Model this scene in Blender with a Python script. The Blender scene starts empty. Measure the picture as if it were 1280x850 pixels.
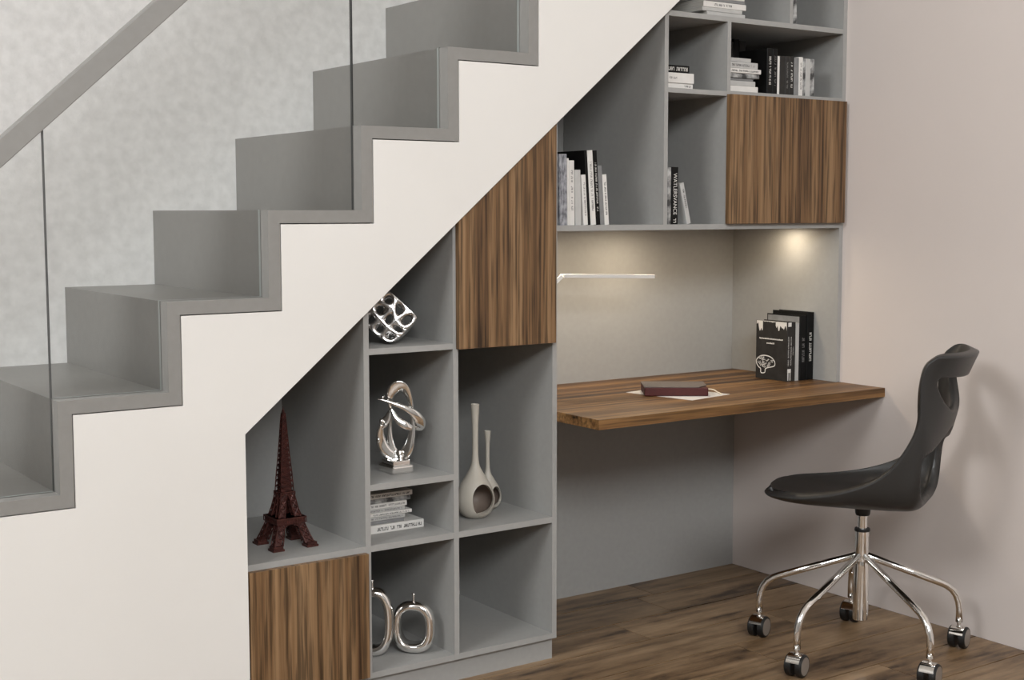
import bpy, bmesh, math, random
from mathutils import Vector, Matrix

sc = bpy.context.scene
col = sc.collection
rnd = random.Random(7)

# ------------------------------------------------------------------ camera
cam_d = bpy.data.cameras.new('camera')
cam_d.sensor_width = 36.0
cam_d.lens = 36.0 * 1703.98 / 1280.0
cam_d.clip_start = 0.05
cam = bpy.data.objects.new('camera', cam_d)
col.objects.link(cam)
RT = Vector((0.81999776, -0.57236559, -0.00113885))
UP = Vector((0.0546602, 0.07632783, 0.99558341))
FW = Vector((0.56975076, 0.81643842, -0.09387426))
cam.matrix_world = Matrix(((RT.x, UP.x, -FW.x, 0.1599), (RT.y, UP.y, -FW.y, -3.1853),
                           (RT.z, UP.z, -FW.z, 1.3373), (0, 0, 0, 1)))
sc.camera = cam

# ------------------------------------------------------------------ world, lights, exposure
w = bpy.data.worlds.new('world'); sc.world = w; w.use_nodes = True
bg = w.node_tree.nodes['Background']
bg.inputs[0].default_value = (1.0, 0.99, 0.98, 1); bg.inputs[1].default_value = 0.10

def area(name, loc, target, sx, sy, power, color):
    d = bpy.data.lights.new(name, 'AREA'); d.shape = 'RECTANGLE'; d.size = sx; d.size_y = sy
    d.energy = power; d.color = color
    o = bpy.data.objects.new(name, d); col.objects.link(o); o.location = loc
    o.rotation_euler = (Vector(target) - Vector(loc)).to_track_quat('-Z', 'Y').to_euler()
    return o
area('window_light', (0.0, -5.6, 4.0), (2.2, 0.0, 0.8), 3.2, 2.0, 355, (0.955, 0.98, 1.0))
area('ceiling_light', (-2.2, -1.7, 3.7), (3.2, -0.3, 0.6), 1.4, 1.4, 95, (0.965, 0.985, 1.0))

sc.view_settings.view_transform = 'Standard'
sc.view_settings.look = 'None'
sc.view_settings.gamma = 1.0
sc.view_settings.use_curve_mapping = False
sc.view_settings.exposure = 0.22

# ------------------------------------------------------------------ materials
def lin(r, g, b):
    f = lambda c: ((c / 255 + 0.055) / 1.055) ** 2.4 if c > 10 else c / 255 / 12.92
    return (f(r), f(g), f(b), 1)

def base_mat(name, color, rough=0.5, metal=0.0, spec=0.5):
    m = bpy.data.materials.new(name); m.use_nodes = True
    b = m.node_tree.nodes['Principled BSDF']
    b.inputs['Base Color'].default_value = color
    b.inputs['Roughness'].default_value = rough
    b.inputs['Metallic'].default_value = metal
    b.inputs['Specular IOR Level'].default_value = spec
    return m, m.node_tree, b

def noise_mat(name, c0, c1, scale=8.0, rough=0.55, bump=0.0, bscale=200.0, stretch=(1, 1, 1), metal=0.0,
              spec=0.4, lo=0.3, hi=0.7, detail=6.0):
    m, nt, b = base_mat(name, c0, rough, metal, spec)
    N, L = nt.nodes, nt.links
    tc = N.new('ShaderNodeTexCoord'); mp = N.new('ShaderNodeMapping'); mp.inputs['Scale'].default_value = stretch
    L.new(tc.outputs['Object'], mp.inputs['Vector'])
    n = N.new('ShaderNodeTexNoise'); n.inputs['Scale'].default_value = scale; n.inputs['Detail'].default_value = detail
    L.new(mp.outputs[0], n.inputs['Vector'])
    r = N.new('ShaderNodeValToRGB'); r.color_ramp.elements[0].color = c0; r.color_ramp.elements[1].color = c1
    r.color_ramp.elements[0].position = lo; r.color_ramp.elements[1].position = hi
    L.new(n.outputs['Fac'], r.inputs['Fac']); L.new(r.outputs['Color'], b.inputs['Base Color'])
    if bump:
        n2 = N.new('ShaderNodeTexNoise'); n2.inputs['Scale'].default_value = bscale; n2.inputs['Detail'].default_value = 4
        L.new(mp.outputs[0], n2.inputs['Vector'])
        bp = N.new('ShaderNodeBump'); bp.inputs['Strength'].default_value = bump; bp.inputs['Distance'].default_value = 0.002
        L.new(n2.outputs['Fac'], bp.inputs['Height']); L.new(bp.outputs[0], b.inputs['Normal'])
    return m

def wood_mat(name, axis, dark, mid, light, band=9.0, fine=120.0, rough=0.45, pore=0.55, along=0.35, bump=0.15):
    """straight-grained veneer, the grain running along the given axis"""
    m, nt, b = base_mat(name, mid, rough, 0, 0.35)
    N, L = nt.nodes, nt.links
    tc = N.new('ShaderNodeTexCoord'); oi = N.new('ShaderNodeObjectInfo')
    off = N.new('ShaderNodeVectorMath'); off.operation = 'SCALE'
    cmb = N.new('ShaderNodeCombineXYZ')
    for k in range(3): L.new(oi.outputs['Random'], cmb.inputs[k])
    L.new(cmb.outputs[0], off.inputs[0]); off.inputs['Scale'].default_value = 37.0
    add = N.new('ShaderNodeVectorMath'); L.new(tc.outputs['Object'], add.inputs[0]); L.new(off.outputs[0], add.inputs[1])
    def mapped(across, alo):
        mp = N.new('ShaderNodeMapping'); s = [across] * 3; s['xyz'.index(axis)] = alo
        mp.inputs['Scale'].default_value = s; L.new(add.outputs[0], mp.inputs['Vector']); return mp
    n1 = N.new('ShaderNodeTexNoise'); n1.inputs['Scale'].default_value = 1.0; n1.inputs['Detail'].default_value = 9
    n1.inputs['Roughness'].default_value = 0.72; n1.inputs['Distortion'].default_value = 0.25
    L.new(mapped(band, along).outputs[0], n1.inputs['Vector'])
    n2 = N.new('ShaderNodeTexNoise'); n2.inputs['Scale'].default_value = 1.0; n2.inputs['Detail'].default_value = 3
    L.new(mapped(fine, 4.0).outputs[0], n2.inputs['Vector'])
    n3 = N.new('ShaderNodeTexNoise'); n3.inputs['Scale'].default_value = 1.0; n3.inputs['Detail'].default_value = 6
    L.new(mapped(band * 4.5, along * 1.3).outputs[0], n3.inputs['Vector'])
    mx = N.new('ShaderNodeMath'); mx.operation = 'MULTIPLY_ADD'; mx.inputs[1].default_value = 0.38; 
    L.new(n3.outputs['Fac'], mx.inputs[0])
    m1 = N.new('ShaderNodeMath'); m1.operation = 'MULTIPLY'; m1.inputs[1].default_value = 0.62
    L.new(n1.outputs['Fac'], m1.inputs[0]); L.new(m1.outputs[0], mx.inputs[2])
    r = N.new('ShaderNodeValToRGB'); e = r.color_ramp.elements
    e[0].position = 0.38; e[0].color = dark; e[1].position = 0.62; e[1].color = light
    k = e.new(0.475); k.color = mid
    L.new(mx.outputs[0], r.inputs['Fac'])
    r2 = N.new('ShaderNodeValToRGB'); e = r2.color_ramp.elements
    e[0].position = 0.36; e[0].color = (pore, pore, pore, 1); e[1].position = 0.54; e[1].color = (1, 1, 1, 1)
    L.new(n2.outputs['Fac'], r2.inputs['Fac'])
    mu = N.new('ShaderNodeMix'); mu.data_type = 'RGBA'; mu.blend_type = 'MULTIPLY'; mu.inputs[0].default_value = 1.0
    L.new(r.outputs[0], mu.inputs[6]); L.new(r2.outputs[0], mu.inputs[7]); L.new(mu.outputs[2], b.inputs['Base Color'])
    bp = N.new('ShaderNodeBump'); bp.inputs['Strength'].default_value = bump; bp.inputs['Distance'].default_value = 0.001
    L.new(n2.outputs['Fac'], bp.inputs['Height']); L.new(bp.outputs[0], b.inputs['Normal'])
    return m

def plank_mat(name):
    m = wood_mat(name, 'x', lin(62, 45, 30), lin(126, 101, 74), lin(162, 135, 104), band=6.0, fine=70.0, rough=0.36, pore=0.8, along=2.2, bump=0.1)
    nt = m.node_tree; b = nt.nodes['Principled BSDF']; lk = b.inputs['Base Color'].links[0]; src = lk.from_socket
    oi = nt.nodes.new('ShaderNodeObjectInfo'); mr = nt.nodes.new('ShaderNodeMapRange'); mr.inputs[3].default_value = 0.82; mr.inputs[4].default_value = 1.06
    nt.links.new(oi.outputs['Random'], mr.inputs[0])
    mu = nt.nodes.new('ShaderNodeVectorMath'); mu.operation = 'SCALE'; nt.links.new(src, mu.inputs[0]); nt.links.new(mr.outputs[0], mu.inputs['Scale'])
    nt.links.new(mu.outputs[0], b.inputs['Base Color'])
    return m

def glass_mat(name):
    m = bpy.data.materials.new(name); m.use_nodes = True
    nt = m.node_tree; N, L = nt.nodes, nt.links
    N.remove(N['Principled BSDF'])
    tr = N.new('ShaderNodeBsdfTransparent'); tr.inputs[0].default_value = (0.982, 0.985, 0.983, 1)
    gl = N.new('ShaderNodeBsdfGlossy'); gl.inputs['Roughness'].default_value = 0.02; gl.inputs[0].default_value = (1, 1, 1, 1)
    fr = N.new('ShaderNodeFresnel'); fr.inputs[0].default_value = 1.18
    mx = N.new('ShaderNodeMixShader')
    L.new(fr.outputs[0], mx.inputs[0]); L.new(tr.outputs[0], mx.inputs[1]); L.new(gl.outputs[0], mx.inputs[2])
    L.new(mx.outputs[0], N['Material Output'].inputs[0])
    return m

M = {}
M['white'] = noise_mat('white_paint', lin(224, 221, 216), lin(228, 225, 220), 2.0, 0.5)
M['cladding'] = noise_mat('grey_stair_cladding', lin(136, 134, 130), lin(140, 138, 134), 40.0, 0.42, bump=0.04)
M['carcass'] = noise_mat('grey_board', lin(156, 155, 152), lin(160, 159, 156), 60.0, 0.5, bump=0.03)
M['joint'] = base_mat('dark_joint', lin(20, 20, 20), 0.8)[0]
M['plaster'] = noise_mat('mottled_plaster', lin(198, 196, 193), lin(212, 210, 207), 34.0, 0.8, bump=0.6, bscale=120, lo=0.3, hi=0.7, detail=8)
M['wall'] = noise_mat('pinkish_wall_paint', lin(208, 198, 192), lin(212, 202, 196), 1.5, 0.6, bump=0.05, bscale=300)
M['walnut'] = wood_mat('walnut_veneer', 'z', lin(70, 49, 32), lin(118, 89, 60), lin(152, 121, 88), band=13.0, along=0.2, fine=120.0, pore=0.38)
M['desk'] = wood_mat('walnut_desk', 'x', lin(42, 27, 15), lin(108, 76, 44), lin(154, 116, 72), band=15.0, along=0.22, fine=110.0, pore=0.5)
M['plank'] = plank_mat('floor_plank_wood')
M['subfloor'] = base_mat('subfloor_dark', lin(40, 30, 22), 0.9)[0]
M['glass'] = glass_mat('clear_glass')
M['glass_edge'] = base_mat('glass_edge', lin(52, 54, 53), 0.3)[0]
M['glass_foot'] = base_mat('glass_foot_edge', lin(170, 175, 172), 0.3)[0]
M['chrome'] = base_mat('chrome', (0.90, 0.89, 0.87, 1), 0.09, 1.0)[0]
M['silver'] = noise_mat('brushed_silver', (0.62, 0.61, 0.60, 1), (0.7, 0.69, 0.68, 1), 60, 0.2, metal=1.0)
M['chair_black'] = noise_mat('black_shell_plastic', lin(46, 45, 44), lin(49, 48, 47), 300.0, 0.36, bump=0.05, bscale=900)
M['rubber'] = base_mat('black_rubber', lin(20, 20, 20), 0.45)[0]
M['hub'] = base_mat('grey_wheel_cap', lin(150, 142, 134), 0.35, 0.3)[0]
M['bronze'] = noise_mat('dark_red_bronze', lin(52, 27, 24), lin(86, 46, 40), 90, 0.42, metal=0.3, bump=0.3, bscale=400)
M['ceramic'] = noise_mat('beige_ceramic', lin(186, 180, 168), lin(192, 186, 175), 20, 0.4)
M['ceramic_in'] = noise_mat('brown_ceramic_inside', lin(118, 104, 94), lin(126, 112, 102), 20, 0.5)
M['room'] = noise_mat('room_paint', lin(180, 179, 177), lin(184, 183, 181), 1.5, 0.7)
M['pages'] = noise_mat('book_pages', lin(188, 184, 176), lin(206, 202, 194), 500, 0.85, stretch=(1, 0.05, 0.05))
M['maroon'] = noise_mat('maroon_leather', lin(66, 20, 18), lin(74, 24, 21), 80, 0.6, bump=0.2, bscale=500)
M['notecover'] = noise_mat('grey_brown_leather', lin(98, 88, 82), lin(108, 98, 92), 100, 0.35, bump=0.2, bscale=600)
M['paper'] = base_mat('white_paper', lin(205, 202, 200), 0.7)[0]
M['ribbon'] = base_mat('cream_ribbon', lin(214, 202, 178), 0.5)[0]
M['lampwhite'] = base_mat('white_lamp_metal', lin(236, 234, 230), 0.35)[0]
_m, _nt, _b = base_mat('warm_light_glass', (1, 0.85, 0.6, 1), 0.4)
_b.inputs['Emission Color'].default_value = (1, 0.82, 0.58, 1); _b.inputs['Emission Strength'].default_value = 6.0
M['glow'] = _m
BK = {
    'white': noise_mat('book_white', lin(212, 209, 204), lin(222, 219, 214), 30, 0.5),
    'cream': noise_mat('book_light_grey', lin(176, 175, 172), lin(188, 187, 184), 30, 0.5),
    'grey': noise_mat('book_grey', lin(118, 118, 118), lin(134, 134, 134), 40, 0.5),
    'dark': noise_mat('book_dark_grey', lin(40, 38, 36), lin(50, 48, 46), 40, 0.5, spec=0.25),
    'black': noise_mat('book_black', lin(11, 11, 11), lin(16, 16, 16), 40, 0.5, spec=0.2),
    'mottled': noise_mat('book_mottled_grey', lin(96, 97, 102), lin(172, 173, 178), 120, 0.6, stretch=(1, 1, 0.4), lo=0.35, hi=0.65),
    'photo': noise_mat('book_photo_print', lin(64, 64, 64), lin(190, 190, 188), 22, 0.5, lo=0.42, hi=0.58),
}
M['print_black'] = base_mat('black_print', lin(30, 30, 30), 0.6)[0]
M['print_white'] = base_mat('white_print', lin(218, 215, 210), 0.6)[0]
M['print_grey'] = base_mat('grey_print', lin(120, 118, 116), 0.6)[0]

# ------------------------------------------------------------------ mesh helpers
def link(name, me, mat, parent=None):
    o = bpy.data.objects.new(name, me); col.objects.link(o)
    if mat is not None and not me.materials:
        me.materials.append(mat)
    if parent is not None: o.parent = parent
    return o

def from_bm(name, bm, mat, parent=None, smooth=False, bevel=0.0, seg=2):
    bmesh.ops.recalc_face_normals(bm, faces=bm.faces)
    if smooth:
        for f in bm.faces: f.smooth = True
    me = bpy.data.meshes.new(name); bm.to_mesh(me); bm.free()
    o = link(name, me, mat, parent)
    if bevel:
        b = o.modifiers.new('bevel', 'BEVEL'); b.width = bevel; b.segments = seg; b.limit_method = 'ANGLE'
        for p in me.polygons: p.use_smooth = False
    return o

def add_box(bm, x0, x1, y0, y1, z0, z1, mat4=None):
    vs = [bm.verts.new((x, y, z)) for z in (z0, z1) for y in (y0, y1) for x in (x0, x1)]
    for f in ((0, 2, 3, 1), (4, 5, 7, 6), (0, 1, 5, 4), (2, 6, 7, 3), (0, 4, 6, 2), (1, 3, 7, 5)):
        bm.faces.new([vs[i] for i in f])
    if mat4 is not None:
        for v in vs: v.co = mat4 @ v.co
    return vs

def box(name, x0, x1, y0, y1, z0, z1, mat, parent=None, bevel=0.0):
    """a box whose own origin is at its low corner centre, so grain and placement stay local"""
    bm = bmesh.new()
    cx, cy = (x0 + x1) / 2, (y0 + y1) / 2
    add_box(bm, x0 - cx, x1 - cx, y0 - cy, y1 - cy, 0, z1 - z0)
    o = from_bm(name, bm, mat, parent, bevel=bevel)
    o.location = (cx, cy, z0) if parent is None else Vector((cx, cy, z0)) - parent.location
    return o

def prism_xz(name, pts, y0, y1, mat, parent=None, bevel=0.0):
    """polygon in x-z pushed through y"""
    bm = bmesh.new()
    a = [bm.verts.new((x, y0, z)) for x, z in pts]; b = [bm.verts.new((x, y1, z)) for x, z in pts]
    bm.faces.new(a); bm.faces.new(b[::-1])
    n = len(pts)
    for i in range(n): bm.faces.new((a[i], a[(i + 1) % n], b[(i + 1) % n], b[i]))
    o = from_bm(name, bm, mat, parent, bevel=bevel)
    if parent is not None: o.location = -parent.location
    return o

def add_tube(bm, pts, rad, n=12, caps=True, flat=1.0):
    """round tube along a polyline; rad may be a list"""
    P = [Vector(p) for p in pts]
    rs = rad if isinstance(rad, (list, tuple)) else [rad] * len(P)
    rings = []
    nrm = None
    for i, p in enumerate(P):
        t = (P[min(i + 1, len(P) - 1)] - P[max(i - 1, 0)]).normalized()
        if nrm is None:
            h = Vector((0, 0, 1)) if abs(t.z) < 0.9 else Vector((1, 0, 0))
            nrm = t.cross(h).normalized()
        nrm = (nrm - t * nrm.dot(t)).normalized()
        bi = t.cross(nrm)
        rings.append([bm.verts.new(p + (nrm * math.cos(a) + bi * math.sin(a) * flat) * rs[i])
                      for a in [2 * math.pi * k / n for k in range(n)]])
    for r0, r1 in zip(rings, rings[1:]):
        for k in range(n): bm.faces.new((r0[k], r0[(k + 1) % n], r1[(k + 1) % n], r1[k]))
    if caps:
        bm.faces.new(rings[0][::-1]); bm.faces.new(rings[-1])
    return rings

def add_lathe(bm, prof, n=32, c=(0, 0, 0)):
    rings = []
    for r, z in prof:
        if r < 1e-6: rings.append([bm.verts.new((c[0], c[1], c[2] + z))])
        else: rings.append([bm.verts.new((c[0] + r * math.cos(2 * math.pi * k / n), c[1] + r * math.sin(2 * math.pi * k / n), c[2] + z)) for k in range(n)])
    for a, b in zip(rings, rings[1:]):
        for k in range(n):
            k2 = (k + 1) % n
            if len(a) == 1 and len(b) == 1: continue
            if len(a) == 1: bm.faces.new((a[0], b[k2], b[k]))
            elif len(b) == 1: bm.faces.new((a[k], a[k2], b[0]))
            else: bm.faces.new((a[k], a[k2], b[k2], b[k]))
    for rg, flip in ((rings[0], True), (rings[-1], False)):
        if len(rg) > 1: bm.faces.new(rg[::-1] if flip else rg)

def add_sphere(bm, c, r, seg=16, rings=10, sc3=(1, 1, 1)):
    prof = [(r * math.sin(math.pi * i / rings), -r * math.cos(math.pi * i / rings)) for i in range(rings + 1)]
    prof[0] = (0, -r); prof[-1] = (0, r)
    before = set(bm.verts)
    add_lathe(bm, prof, seg)
    for v in [v for v in bm.verts if v not in before]:
        v.co = Vector((v.co.x * sc3[0] + c[0], v.co.y * sc3[1] + c[1], v.co.z * sc3[2] + c[2]))

def catmull(pts, per=8, closed=False):
    P = [Vector(p) for p in pts]; out = []; n = len(P)
    rng = range(n) if closed else range(n - 1)
    for i in rng:
        if closed: a, b, c, d = P[(i - 1) % n], P[i], P[(i + 1) % n], P[(i + 2) % n]
        else: a, b, c, d = P[max(i - 1, 0)], P[i], P[i + 1], P[min(i + 2, n - 1)]
        for k in range(per):
            t = k / per
            out.append(0.5 * ((2 * b) + (c - a) * t + (2 * a - 5 * b + 4 * c - d) * t * t + (3 * b - a - 3 * c + d) * t ** 3))
    if not closed: out.append(P[-1])
    return out

def smooth_angle(o, deg=40):
    for p in o.data.polygons: p.use_smooth = True
    try:
        o.data.set_sharp_from_angle(angle=math.radians(deg))
    except Exception: pass

def empty(name, loc=(0, 0, 0), rz=0.0):
    o = bpy.data.objects.new(name, None); col.objects.link(o); o.location = loc; o.rotation_euler = (0, 0, rz)
    o.empty_display_size = 0.05
    return o

def tag(o, label, cat, group=None):
    o['label'] = label; o['category'] = cat
    if group: o['group'] = group
    return o

def struct(o, label=None, cat=None):
    o['kind'] = 'structure'
    if label: o['label'] = label
    if cat: o['category'] = cat
    return o

# ------------------------------------------------------------------ room shell
XW = 3.7626      # right wall plane
YB = 0.5117      # face of the panel behind the desk
YD = 0.780       # plastered wall behind the stairs

fl = struct(box('floor', -3.6, XW + 0.1, -6.6, YD, -0.06, -0.006, M['subfloor']), 'dark brown wood plank floor', 'floor')
PW_, G = 0.1885, 0.0015
plank_meshes = {}
row = 0
y1 = 0.5520
rows = []
while y1 > -5.0 and row < 37:
    y0 = y1 - PW_; rows.append((y0, y1)); y1 = y0; row += 1
starts = [3.245, 3.162, 2.905, 3.40, 3.08, 2.75, 3.30, 2.95, 3.2, 2.8, 3.1, 2.9]
for i, (y0, y1) in enumerate(rows):
    LEN = 1.22
    xs = [starts[i % 12] + k * LEN for k in range(-7, 3)]
    for k in range(len(xs) - 1):
        a, b = max(xs[k], -3.5), min(xs[k + 1], XW)
        if b - a < 0.02: continue
        box('plank', a + G, b - G, y0 + 0.0028, min(y1, YB + 0.05) - 0.0028, -0.006, 0.0, M['plank'], fl)

wb = struct(box('wall_back', -3.6, XW + 0.1, YD, YD + 0.1, 0, 4.2, M['plaster']), 'mottled pale grey plaster wall behind the stairs', 'wall')
wr = struct(box('wall_right', XW, XW + 0.1, -6.6, YD, 0, 4.2, M['wall']), 'smooth pinkish beige wall beside the desk', 'wall')
struct(box('wall_front', -3.6, XW + 0.1, -6.6, -6.5, 0, 4.2, M['room']), 'plain wall behind the viewer facing the desk', 'wall')
struct(box('wall_left', -3.6, -3.5, -6.5, YD, 0, 4.2, M['room']), 'plain side wall facing the chair', 'wall')
struct(box('ceiling', -3.6, XW + 0.1, -6.6, YD + 0.1, 4.2, 4.3, M['white']), 'plain white ceiling high above the stairs', 'ceiling')
SX, SZ, SK = 1.5480, 0.7807, (1.9748 - 0.7807) / (2.9877 - 1.5480)     # foot of the stringer's sloping lower edge, its gradient
soff = lambda x: SZ + SK * (x - SX)
wn = struct(prism_xz('wall_niche', [(2.5440, 0), (XW, 0), (XW, 2.30), (SX + (2.30 - SZ) / SK, 2.30), (2.5440, soff(2.5440))], YB, YB + 0.018, M['carcass']), 'plain grey panelled wall behind the desk and open shelves', 'wall')

# ------------------------------------------------------------------ staircase
RUN, RISE = 0.26775, 0.21970
CX0, CZ0 = 1.0845, 0.6819      # riser face and tread top of step 0
A_, B_ = 0.0324, 0.0326        # board thickness
YS = -0.025                    # front of the stringer
st = tag(empty('staircase', (1.5, 0, 0)), 'grey clad staircase with white stringer panel rising over the cabinets', 'staircase')
cx = lambda i: CX0 + RUN * i
cz = lambda i: CZ0 + RISE * i
I0, I1 = -3, 9
for i in range(I0, I1):
    z0 = max(cz(i) - B_, 0.0)
    box('riser', cx(i), cx(i) + A_, YS, YD - 0.001, z0, cz(i + 1) - B_, M['cladding'], st)
    box('tread', cx(i), cx(i + 1), YS, YD - 0.001, cz(i + 1) - B_, cz(i + 1), M['cladding'], st)
# white stringer, a 3 mm shadow joint below the cladding
g = 0.0028
pts = [(cx(I0) + A_ + g, 0.0)]
for i in range(I0, I1):
    pts.append((cx(i) + A_ + g, max(cz(i) - B_ - g, 0.001)))
    pts.append((cx(i) + A_ + g, cz(i + 1) - B_ - g))
pts.append((cx(I1) + A_ + g, cz(I1) - B_ - g))
xe = cx(I1) + A_ + g
pts += [(xe, soff(xe)), (SX, SZ), (SX, 0.0)]
prism_xz('stringer_panel', pts, YS, YS + 0.022, M['white'], st)
# sloping soffit board closing the underside of the stairs
n_ = Vector((-SK, 0, 1)).normalized()
x0s, x1s = SX, 3.62
sp = [(x0s, soff(x0s) + 0.004), (x1s, soff(x1s) + 0.004), (x1s, soff(x1s) + 0.026), (x0s, soff(x0s) + 0.026)]
prism_xz('soffit_board', sp, YS + 0.022, YB - 0.0005, M['carcass'], st)

# glass balustrade
GY0, GY1 = 0.019, 0.029
rail_lo = lambda x: 1.4403 + 0.9085 * (x - 0.9898)
gl = tag(empty('glass_balustrade', (1.09, 0.025, 0.9)), 'clear frameless glass balustrade panes set on the stair treads', 'balustrade')
for ia in (-3, 0, 3):
    a, b = cx(ia) + 0.0012, cx(ia + 3) - 0.0016
    prof = []
    for j in range(ia, ia + 3):
        zt = cz(j + 1) + 0.0015
        prof += [(a if j == ia else cx(j) - 0.0016, zt), (cx(j + 1) - 0.0016, zt)]
    nlow = len(prof)
    prof += [(b, rail_lo(b) + 0.02), (a, rail_lo(a) + 0.02)]
    bm = bmesh.new()
    f0 = [bm.verts.new((x, GY0, z)) for x, z in prof]; f1 = [bm.verts.new((x, GY1, z)) for x, z in prof]
    fa = bm.faces.new(f0); fb = bm.faces.new(f1[::-1])
    n = len(prof)
    for k in range(n):
        f = bm.faces.new((f0[k], f0[(k + 1) % n], f1[(k + 1) % n], f1[k]))
        vert = abs(prof[k][0] - prof[(k + 1) % n][0]) < 1e-6
        f.material_index = 2 if k < nlow - 1 else 1
    o = from_bm('glass_pane', bm, None, gl)
    for mm in ('glass', 'glass_edge', 'glass_foot'): o.data.materials.append(M[mm])
    o.location = -gl.location
hr = bmesh.new()
xa, xb = 0.25, 2.75
ya, yb_ = 0.004, 0.044
vs = []
for x in (xa, xb):
    for dz in (0.0, 0.0655):
        for y in (ya, yb_): vs.append(hr.verts.new((x - 1.09, y - 0.025, rail_lo(x) + dz - 0.9)))
for f in ((0, 1, 3, 2), (4, 6, 7, 5), (0, 4, 5, 1), (2, 3, 7, 6), (0, 2, 6, 4), (1, 5, 7, 3)): hr.faces.new([vs[i] for i in f])
h = from_bm('handrail', hr, M['cladding'], gl, bevel=0.002); h['label'] = 'flat grey sloping handrail'

# ------------------------------------------------------------------ under-stair shelving unit (left of the desk)
T = 0.0165
su = tag(empty('shelving_unit', (2.05, 0.25, 0)), 'grey built-in shelving unit of open cells fitted under the stairs', 'shelving')
D0, D1 = 0.0, YB - 0.004
def slab(name, x0, x1, z0, ztop=None, mat='carcass', y0=D0, y1=D1, parent=su):
    """upright panel: runs to a height, or up to the sloping soffit"""
    if ztop is not None: return box(name, x0, x1, y0, y1, z0, ztop, M[mat], parent)
    return prism_xz(name, [(x0, z0), (x1, z0), (x1, soff(x1) + 0.002), (x0, soff(x0) + 0.002)], y0, y1, M[mat], parent)
slab('side_panel', SX - 0.012, SX + 0.0045, 0.068)
slab('divider', 1.9008, 1.9170, 0.068)
slab('divider', 2.1830, 2.1993, 0.068)
slab('side_panel', 2.5270, 2.5436, 0.068)
for a, b in ((SX + 0.0045, 1.9008), (1.9170, 2.1830), (2.1993, 2.5270)):
    box('shelf', a, b, D0 + 0.0004, D1, 0.4200, 0.4373, M['carcass'], su)
    box('base_board', a, b, D0 + 0.0004, D1, 0.0680, 0.0845, M['carcass'], su)
box('shelf', 1.9170, 2.1830, D0 + 0.0004, D1, 0.5871, 0.6040, M['carcass'], su)
box('shelf', 1.9170, 2.1830, D0 + 0.0004, D1, 0.9560, 0.9722, M['carcass'], su)
box('shelf', 2.1993, 2.5270, D0 + 0.0004, D1, 0.9590, 0.9750, M['carcass'], su)
box('plinth', SX, 2.5425, 0.021, 0.45, 0.0, 0.068, M['carcass'], su)
prism_xz('back_panel', [(SX, 0.07), (2.5435, 0.07), (2.5435, soff(2.5435)), (SX, soff(SX))], D1, D1 + 0.012, M['carcass'], su)
d0_ = box('cabinet_door', 1.5545, 1.9000, -0.0200, -0.0015, 0.0800, 0.4216, M['walnut'], su, bevel=0.0008)
d0_['label'] = 'square walnut door below the dark tower model'
dx0, dx1 = 2.1915, 2.5262
d1_ = prism_xz('cabinet_door', [(dx0, 0.9566), (dx1, 0.9566), (dx1, soff(dx1) - 0.0045), (dx0, soff(dx0) - 0.0045)], -0.0200, -0.0015, M['walnut'], su, bevel=0.0008)
d1_['label'] = 'tall walnut door with sloping top edge'

# ------------------------------------------------------------------ upper wall unit above the desk
wu = tag(empty('wall_unit', (3.15, 0.25, 1.28)), 'grey wall unit with open book shelves above the wooden desk', 'shelving')
XI = 3.7442
ZT = 2.30
box('base_board', 2.5437, XI, 0.0, D1, 1.2800, 1.2968, M['carcass'], wu)
box('side_panel', XI, XW - 0.0004, 0.0, YB - 0.0005, 0.7505, ZT, M['carcass'], wu)
slab('divider', 2.9505, 2.9659, 1.2968, None, parent=wu) if soff(2.95) < 1.93 else box('divider', 2.9505, 2.9659, 0.0, D1, 1.2968, 1.9304, M['carcass'], wu)
box('divider', 3.2116, 3.2266, 0.0, D1, 1.2968, 1.9304, M['carcass'], wu)
box('shelf', 2.9659, 3.2116, 0.0004, D1, 1.7000, 1.7145, M['carcass'], wu)
box('shelf', 3.2266, XI, 0.0004, D1, 1.7000, 1.7165, M['carcass'], wu)
xs_ = SX + (1.9304 - SZ) / SK
prism_xz('shelf', [(xs_ + 0.002, 1.9304), (XI, 1.9304), (XI, 1.9464), (xs_ + 0.022, 1.9464)], 0.0004, D1, M['carcass'], wu)
box('divider', 3.4877, 3.5014, 0.0, D1, 1.9464, 2.28, M['carcass'], wu)
xs2 = SX + (2.28 - SZ) / SK
prism_xz('top_board', [(xs2 + 0.002, 2.28), (XI, 2.28), (XI, ZT), (xs2 + 0.026, ZT)], 0.0004, D1, M['carcass'], wu)
for a, b in ((3.2100, 3.4779), (3.4791, 3.7475)):
    box('cabinet_door', a, b, -0.0200, -0.0015, 1.2974, 1.7048, M['walnut'], wu, bevel=0.0008)

# puck lights under the unit
def puck(x, y, power, label):
    pk = tag(empty('puck_light', (x, y, 1.280)), label, 'light', 'downlights under the wall unit')
    bm = bmesh.new(); add_lathe(bm, [(0.024, -0.0002), (0.034, -0.0002), (0.034, -0.0008), (0.030, -0.0016), (0.024, -0.0012)], 28)
    from_bm('trim_ring', bm, M['silver'], pk, smooth=True)
    bm = bmesh.new(); add_lathe(bm, [(0.0, -0.0009), (0.0235, -0.0009), (0.0235, -0.0003), (0, -0.0003)], 28)
    from_bm('lens', bm, M['glow'], pk)
    ld = bpy.data.lights.new('puck_bulb', 'AREA'); ld.shape = 'DISK'; ld.size = 0.046; ld.energy = power; ld.color = (1, 0.84, 0.63)
    lo = bpy.data.objects.new('puck_bulb', ld); col.objects.link(lo); lo.location = (x, y, 1.2786)
puck(3.660, 0.20, 0.55, 'small round warm downlight under the wall unit beside its side panel')
puck(3.18, 0.30, 1.5, 'small round warm downlight under the middle of the wall unit')
puck(2.75, 0.30, 1.4, 'small round warm downlight under the wall unit near the shelving')

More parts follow.
